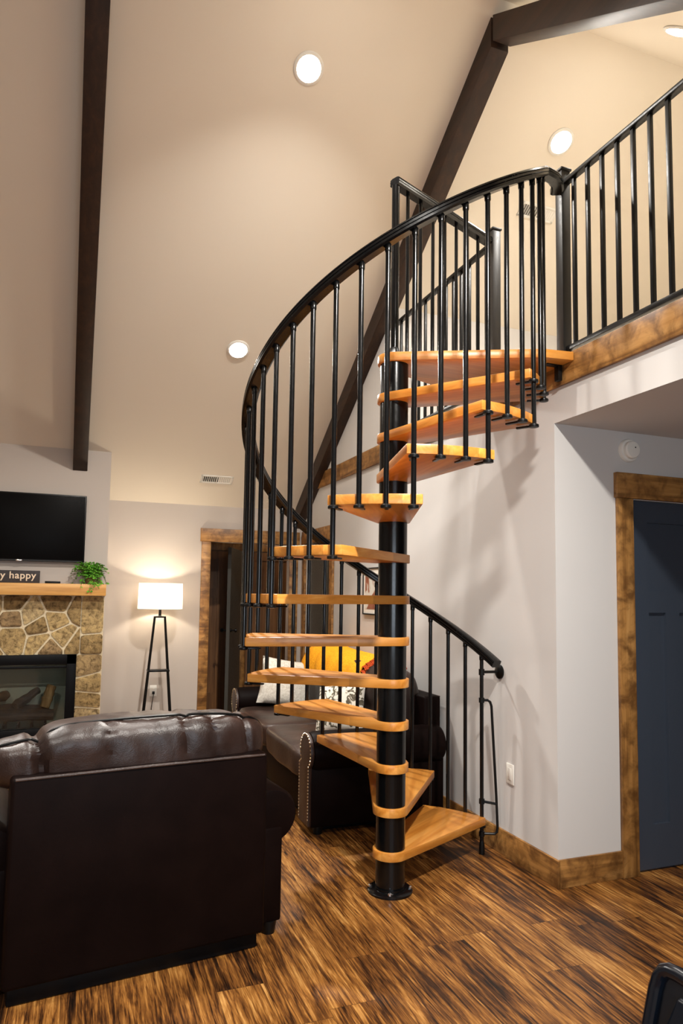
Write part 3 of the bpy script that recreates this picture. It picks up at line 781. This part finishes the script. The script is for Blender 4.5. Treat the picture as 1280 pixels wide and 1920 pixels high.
# ------------------------------------------------------------------ leather seating
def seating(name, label, cat, loc, rotz, u0, u1, D, ncush, backtop, mat_seat, nails, cush_fn=None, back_over=.13, AW=.20, av=.11):
    t = thing(name, label, cat, loc, rotz)
    RC, AR, ZT = .505, .124, .05
    # base and back panel
    MB().box((u0 - .02, .10, ZT + .02), (u1 + .02, D - .05, .30), .012).obj('seat_base', 'dark_leather', t)
    bp = MB(); b0, b1 = u0 - back_over, u1 + back_over
    bp.box((b0, 0, ZT + .02), (b1, .13, .815), .016, seg=3)
    bp.obj('back_panel', 'dark_leather', t)
    MB().tube([(b0 + .015, .002, .808), ((b0 + b1) / 2, -.001, .811), (b1 - .015, .002, .808)], .006, 8).obj('piping', 'worn_leather', t)
    for s, ua in ((-1, u0), (1, u1)):
        am = MB(); cx = ua + s * .135
        lo, hi = sorted((ua, ua + s * AW))
        am.box((lo, av, ZT), (hi, D - .012, .46), .014)
        am.lathe([(.09, av + .005), (AR - .012, av + .01), (AR, av + .03), (AR, D - .05), (AR - .008, D - .022), (.08, D - .016)], n=28, M=Matrix.Translation((cx, 0, RC)) @ Matrix(((1, 0, 0, 0), (0, 0, 1, 0), (0, 1, 0, 0), (0, 0, 0, 1))))
        ao = am.obj('arm', 'dark_leather', t)
        fp_ = [(lo - cx, ZT + .01 - RC), (hi - cx, ZT + .01 - RC), (hi - cx, -.09)]
        arc = [(AR * .93 * math.cos(R(-35 + 250 * i / 20)), AR * .93 * math.sin(R(-35 + 250 * i / 20))) for i in range(21)]
        pts = fp_ + [p for p in arc] + [(lo - cx, -.09)]
        MB().prism([(cx + p[0], RC + p[1]) for p in pts], D - .018, D + .004, 'XZ', .004).obj('arm_front', 'worn_leather', ao)
        if nails:
            nm = MB()
            loop = [Vector((cx + p[0] * .9, 0, RC + p[1] * .95)) for p in pts] + [Vector((cx + pts[0][0] * .9, 0, RC + pts[0][1] * .95))]
            for a, b in zip(loop[1:], loop[2:]):
                l = (b - a).length; c = max(1, int(l / .019))
                for i in range(c):
                    q = a.lerp(b, i / c); nm.lathe([(.0075, 0), (.0065, .003), (.003, .005)], n=8, M=Matrix.Translation((q.x, D + .003, q.z)) @ Matrix.Rotation(-PI / 2, 4, 'X'))
            nm.obj('nailhead_trim', 'brass', ao)
    W = (u1 - u0) / ncush
    for i in range(ncush):
        c = u0 + W * (i + .5)
        def wr(w, q):
            k = noise.noise(Vector((w.x * 5 + i * 7, w.y * 5, w.z * 5))) * .012
            return w + Vector((0, 0, k if q.z > 0 else 0)) + Vector((0, k, 0))
        MB().puff((c, .33 + (D - .32) / 2, .385), (W / 2 - .004, (D - .32) / 2, .095), 8, 12, fn=wr).obj('seat_cushion', mat_seat, t)
        if cush_fn is None:
            MB().puff((c, .21, .70), (W / 2 + .01, .16, .29), 3.6, 14, fn=lambda w, q: w + Vector((0, noise.noise(Vector((w.x * 6 + i * 9, w.y * 6, w.z * 6))) * .03, noise.noise(Vector((w.x * 7, w.y * 7 + i * 4, w.z * 7))) * .022 - .15 * max(0, w.y + .02) * 0))).obj('back_cushion', 'cushion_leather', t)
    if cush_fn: cush_fn(t)
    for uu in (u0 - AW + .05, u1 + AW - .05):
        for vv in (.09, D - .08):
            MB().lathe([(.028, 0), (.036, ZT + .005)], (uu, vv + .05 * (vv < .2), 0), 14).obj('foot', 'black_satin', t)
    MB().box((b0 + .02, .035, .003), (b1 - .02, D - .1, ZT + .03), .006).obj('plinth', 'firebox_black', t)
    return t
def big_pillow(t):
    # overstuffed bustle cushion whose back and top rise over the armchair's back panel
    def fn(w, q):
        u = w.x + .47
        top = max(0.0, q.z)
        sag = -.038 * (1 / (1 + math.exp((u - .13) / .025)))
        crease = 0
        for cu, wd, dp in ((.10, .020, .030), (.36, .007, .009), (.53, .011, .007), (.66, .014, .012), (.78, .009, .011), (.93, .014, .014)):
            crease += dp * math.exp(-((u + .12 * (w.z) - cu) / wd) ** 2)
        k = noise.noise(Vector((w.x * 4, w.y * 6, w.z * 6))) * .011 + noise.noise(Vector((w.x * 17, w.y * 12, w.z * 9))) * .006
        d = Vector((q.x * .1, q.y, q.z)).normalized()
        out = w + d * (k - crease)
        out.z += sag * top
        out.z += .012 * math.sin(u * 2.6) * top
        return out
    MB().puff((.47, .19, .850), (.56, .165, .126), 3.4, 44, fn=fn).obj('back_cushion', 'cushion_leather', t)
    s = MB(); pts = []
    c0, s0 = math.cos(R(62)), math.sin(R(62)); k0 = (c0 ** 3.4 + s0 ** 3.4) ** (1 / 3.4)
    for i in range(81):
        a = -.985 + 1.97 * i / 80; f = (1 - abs(a) ** 3.4) ** (1 / 3.4)
        u = .47 + .56 * a; qz = s0 / k0 * f
        sag = -.038 / (1 + math.exp((u - .13) / .025))
        cr = sum(d * math.exp(-((u - c) / w) ** 2) for c, w, d in ((.10, .02, .03), (.66, .014, .009), (.93, .014, .012)))
        pts.append((u, .19 - (.168 - cr) * c0 / k0 * f, .850 + (.129 - cr) * qz + (sag + .012 * math.sin(u * 2.6)) * qz))
    s.tube(pts, .0055, 6).obj('seam_piping', 'black_satin', t)
    MB().puff((.5, .30, .62), (.36, .11, .20), 3.5, 10).obj('lumbar_cushion', 'dark_leather', t)
seating('leather_armchair', 'wide dark brown leather armchair in the foreground seen from behind', 'armchair', (-.2, 2.8, 0), R(7.41), .06, .94, 1.0, 1, .97, 'dark_leather', False, big_pillow, .06, .185)
S2X = XA - .035
sofa = seating('leather_sofa', 'dark brown leather sofa with nailhead arms along the stair wall', 'sofa', (S2X, 0, 0), R(90), 4.35, 6.22, .965, 2, .95, 'worn_leather', True, None, .13, .20, .012)

def throw_pillow(name, label, M, hw, hh, th, mat, cat='pillow'):
    def fn(w, q): return w
    m = MB(); t = bmesh.new(); bmesh.ops.create_grid(t, x_segments=14, y_segments=14, size=1.0)
    top = [(v.co.x, v.co.y) for v in t.verts]; t.free()
    N = 15; vs = []; fs = []
    for s in (1, -1):
        for i in range(N):
            for j in range(N):
                a, b = -1 + 2 * i / (N - 1), -1 + 2 * j / (N - 1)
                pin = 1 - .07 * (1 - a * a) * abs(b) ** 3 * 1; pin2 = 1 - .07 * (1 - b * b) * abs(a) ** 3
                z = th * ((1 - a * a) * (1 - b * b)) ** .42
                z *= 1 + .12 * noise.noise(Vector((a * 2, b * 2, s * 3)))
                vs.append((a * hw * pin2, b * hh * pin, s * z))
    for s in range(2):
        for i in range(N - 1):
            for j in range(N - 1):
                o = s * N * N + i * N + j; fs.append((o, o + N, o + N + 1, o + 1) if s == 0 else (o, o + 1, o + N + 1, o + N))
    m.add(vs, fs); bmesh.ops.remove_doubles(m.bm, verts=m.bm.verts[:], dist=.0005)
    o = m.obj(name, mat, angle=80); o.matrix_world = M
    return tag(o, label, cat)
throw_pillow('throw_pillow', 'plain cream pillow leaning on the far arm of the leather sofa', Matrix.Translation((1.79, 6.075, .695)) @ Matrix.Rotation(R(-8), 4, 'Z') @ Matrix.Rotation(R(72), 4, 'X') @ Matrix.Rotation(R(-9), 4, 'Z'), .24, .215, .07, 'cream_fabric')
throw_pillow('throw_pillow', 'white and grey patterned pillow near the middle of the leather sofa', Matrix.Translation((1.82, 4.76, .665)) @ Matrix.Rotation(R(-62), 4, 'Z') @ Matrix.Rotation(R(66), 4, 'X') @ Matrix.Rotation(R(14), 4, 'Z'), .22, .20, .07, 'patterned_fabric')
# mustard throw draped over the sofa back
th = thing('throw_blanket', 'mustard yellow throw draped over the back of the leather sofa', 'blanket', (0, 0, 0))
tm = MB(); NI, NJ = 40, 22; vs = []; fs = []
def drape(s):
    # profile over the sofa back in (x, z): from the rear, over the top, down the front
    pr = [(XA - .045, .86), (XA - .05, .95), (XA - .09, 1.005), (XA - .17, 1.03), (XA - .28, 1.02), (XA - .37, .97), (XA - .415, .88), (XA - .425, .80), (XA - .43, .74)]
    f = s * (len(pr) - 1); i = min(int(f), len(pr) - 2); k = f - i
    return (pr[i][0] * (1 - k) + pr[i + 1][0] * k, pr[i][1] * (1 - k) + pr[i + 1][1] * k)
for a in range(NI + 1):
    u = a / NI; y = 4.84 + u * 1.24
    for b in range(NJ + 1):
        x, z = drape(b / NJ)
        bulge = .028 * math.exp(-((u - .9) / .18) ** 2) - .015 * (1 - u)
        rip = .010 * math.sin(u * 34 + b * .25) * (.3 + b / NJ)
        edge = .14 * (b / NJ) * (u - .5) * .6
        vs.append((x - rip, y + edge + .02 * noise.noise(Vector((u * 5, b * .2, 0))), z + bulge + .006 * noise.noise(Vector((u * 8, b * .3, 3)))))
for a in range(NI):
    for b in range(NJ):
        o = a * (NJ + 1) + b; fs.append((o, o + 1, o + NJ + 2, o + NJ + 1))
tm.add(vs, fs); bl = tm.obj('cloth', 'mustard_knit', th, angle=80)
md = bl.modifiers.new('thickness', 'SOLIDIFY'); md.thickness = .012; md.offset = 1
fg = MB()
for b in range(3, NJ + 1):
    x, z = drape(b / NJ)
    for q in range(3):
        yy = 4.83 - .014 + .14 * (b / NJ) * (-.5) * .6
        zz = z - .010 + q * .004
        fg.tube([(x + q * .012, yy + .015, zz + .01), (x + q * .012 + .004, yy - .02, zz + .006), (x + q * .012 - .003, yy - .055, zz - .012)], .0055, 6)
fg.obj('fringe', 'rust_fringe', th)

# ------------------------------------------------------------------ black chair, bottom right corner
ck = thing('dining_chair', 'black chair whose back shows in the bottom right corner', 'chair', (.921, .709, 0))
bw = .23
arch = []
_h = [(bw, .44), (bw - .004, .70), (bw - .007, .852), (bw - .010, .870), (bw - .017, .882), (bw - .028, .888), (bw - .045, .890)]
for y, z in _h + [(0, .892)] + [(-a, b) for a, b in reversed(_h)]:
    arch.append((-.10 + (z - .44) * .26, y, z))
fm = MB(); fm.sweep(arch[:1] + arch[1:], [(0, 0)] * 0 or [(-.012, -.02), (.012, -.02), (.016, 0), (.012, .02), (-.012, .02), (-.016, 0)]) if False else fm.tube(arch, .0125, 12)
fm.obj('back_frame', 'chair_black', ck)
sp_ = [(bw - .036, .45), (bw - .042, .81), (bw - .058, .866), (-(bw - .058), .866), (-(bw - .042), .81), (-(bw - .036), .45)]
sv = MB(); sv.prism(sp_, -.013, .011, 'YZ', .006, 3); sv.prism([(bw - .01, .45), (bw - .016, .86), (bw - .03, .882), (-(bw - .03), .882), (-(bw - .016), .86), (-(bw - .01), .45)], .0, .008, 'YZ')
for v in sv.bm.verts: v.co.x += -.10 + (v.co.z - .44) * .26
sv.obj('back_splat', 'chair_black', ck)
MB().puff((-.27, 0, .455), (.21, .22, .022), 6, 8).obj('seat', 'chair_black', ck)
for sx, sy in ((-1, -1), (-1, 1), (1, -1), (1, 1)):
    MB().tube([(-.27 + sx * .16, sy * .17, .44), (-.27 + sx * .21, sy * .225, 0)], [.016, .012], 12).obj('leg', 'chair_black', ck)

# ------------------------------------------------------------------ light
def area(name, loc, rot, sx, sy, power, col):
    d = bpy.data.lights.new(name, 'AREA'); d.shape = 'RECTANGLE'; d.size = sx; d.size_y = sy; d.energy = power; d.color = col
    o = bpy.data.objects.new(name, d); COL.objects.link(o); o.location = loc; o.rotation_euler = rot; return o
area('window_daylight', ((WX0 + WX1) / 2, YN - .12, (WZ0 + WZ1) / 2), (R(90), 0, 0), WX1 - WX0, WZ1 - WZ0, 55, (.80, .90, 1.0))
pd = bpy.data.lights.new('lamp_bulb_light', 'POINT'); pd.energy = 27; pd.color = (1.0, .87, .68); pd.shadow_soft_size = .04
po = bpy.data.objects.new('lamp_bulb_light', pd); COL.objects.link(po); po.parent = fl; po.location = (0, 0, 1.46)
hdl = bpy.data.lights.new('hall_fill', 'POINT'); hdl.energy = 3.0; hdl.color = (1.0, .8, .58); hdl.shadow_soft_size = .08  # unseen point fill added to lift the dark hall, no fixture modelled
hl = bpy.data.objects.new('hall_fill', hdl); COL.objects.link(hl); hl.location = (2.6, 8.3, 2.3)
w = bpy.data.worlds.new('world'); S.world = w; w.use_nodes = True
w.node_tree.nodes['Background'].inputs[0].default_value = (.5, .65, .9, 1); w.node_tree.nodes['Background'].inputs[1].default_value = .4

# ------------------------------------------------------------------ camera
yaw, pitch, roll, F = 0.3633510, 0.0769321, 0.0144191, 1288.389
fw = Vector((math.sin(yaw) * math.cos(pitch), math.cos(yaw) * math.cos(pitch), math.sin(pitch)))
rt = Vector((math.cos(yaw), -math.sin(yaw), 0)); up = rt.cross(fw)
r2 = rt * math.cos(roll) + up * math.sin(roll); u2 = up * math.cos(roll) - rt * math.sin(roll)
cd = bpy.data.cameras.new('camera'); cam = bpy.data.objects.new('camera', cd); COL.objects.link(cam)
cam.matrix_world = Matrix(((r2.x, u2.x, -fw.x, 0), (r2.y, u2.y, -fw.y, 0), (r2.z, u2.z, -fw.z, 1.5), (0, 0, 0, 1)))
cd.sensor_fit = 'AUTO'; cd.sensor_width = 36; cd.lens = F * 36 / 1920; cd.shift_y = 54.877 / 1920; cd.clip_start = .05
S.camera = cam
vs_ = S.view_settings
S.display_settings.display_device = 'sRGB'
vs_.view_transform = 'Standard'; vs_.look = 'None'; vs_.gamma = 1; vs_.use_curve_mapping = False; vs_.exposure = 0.3
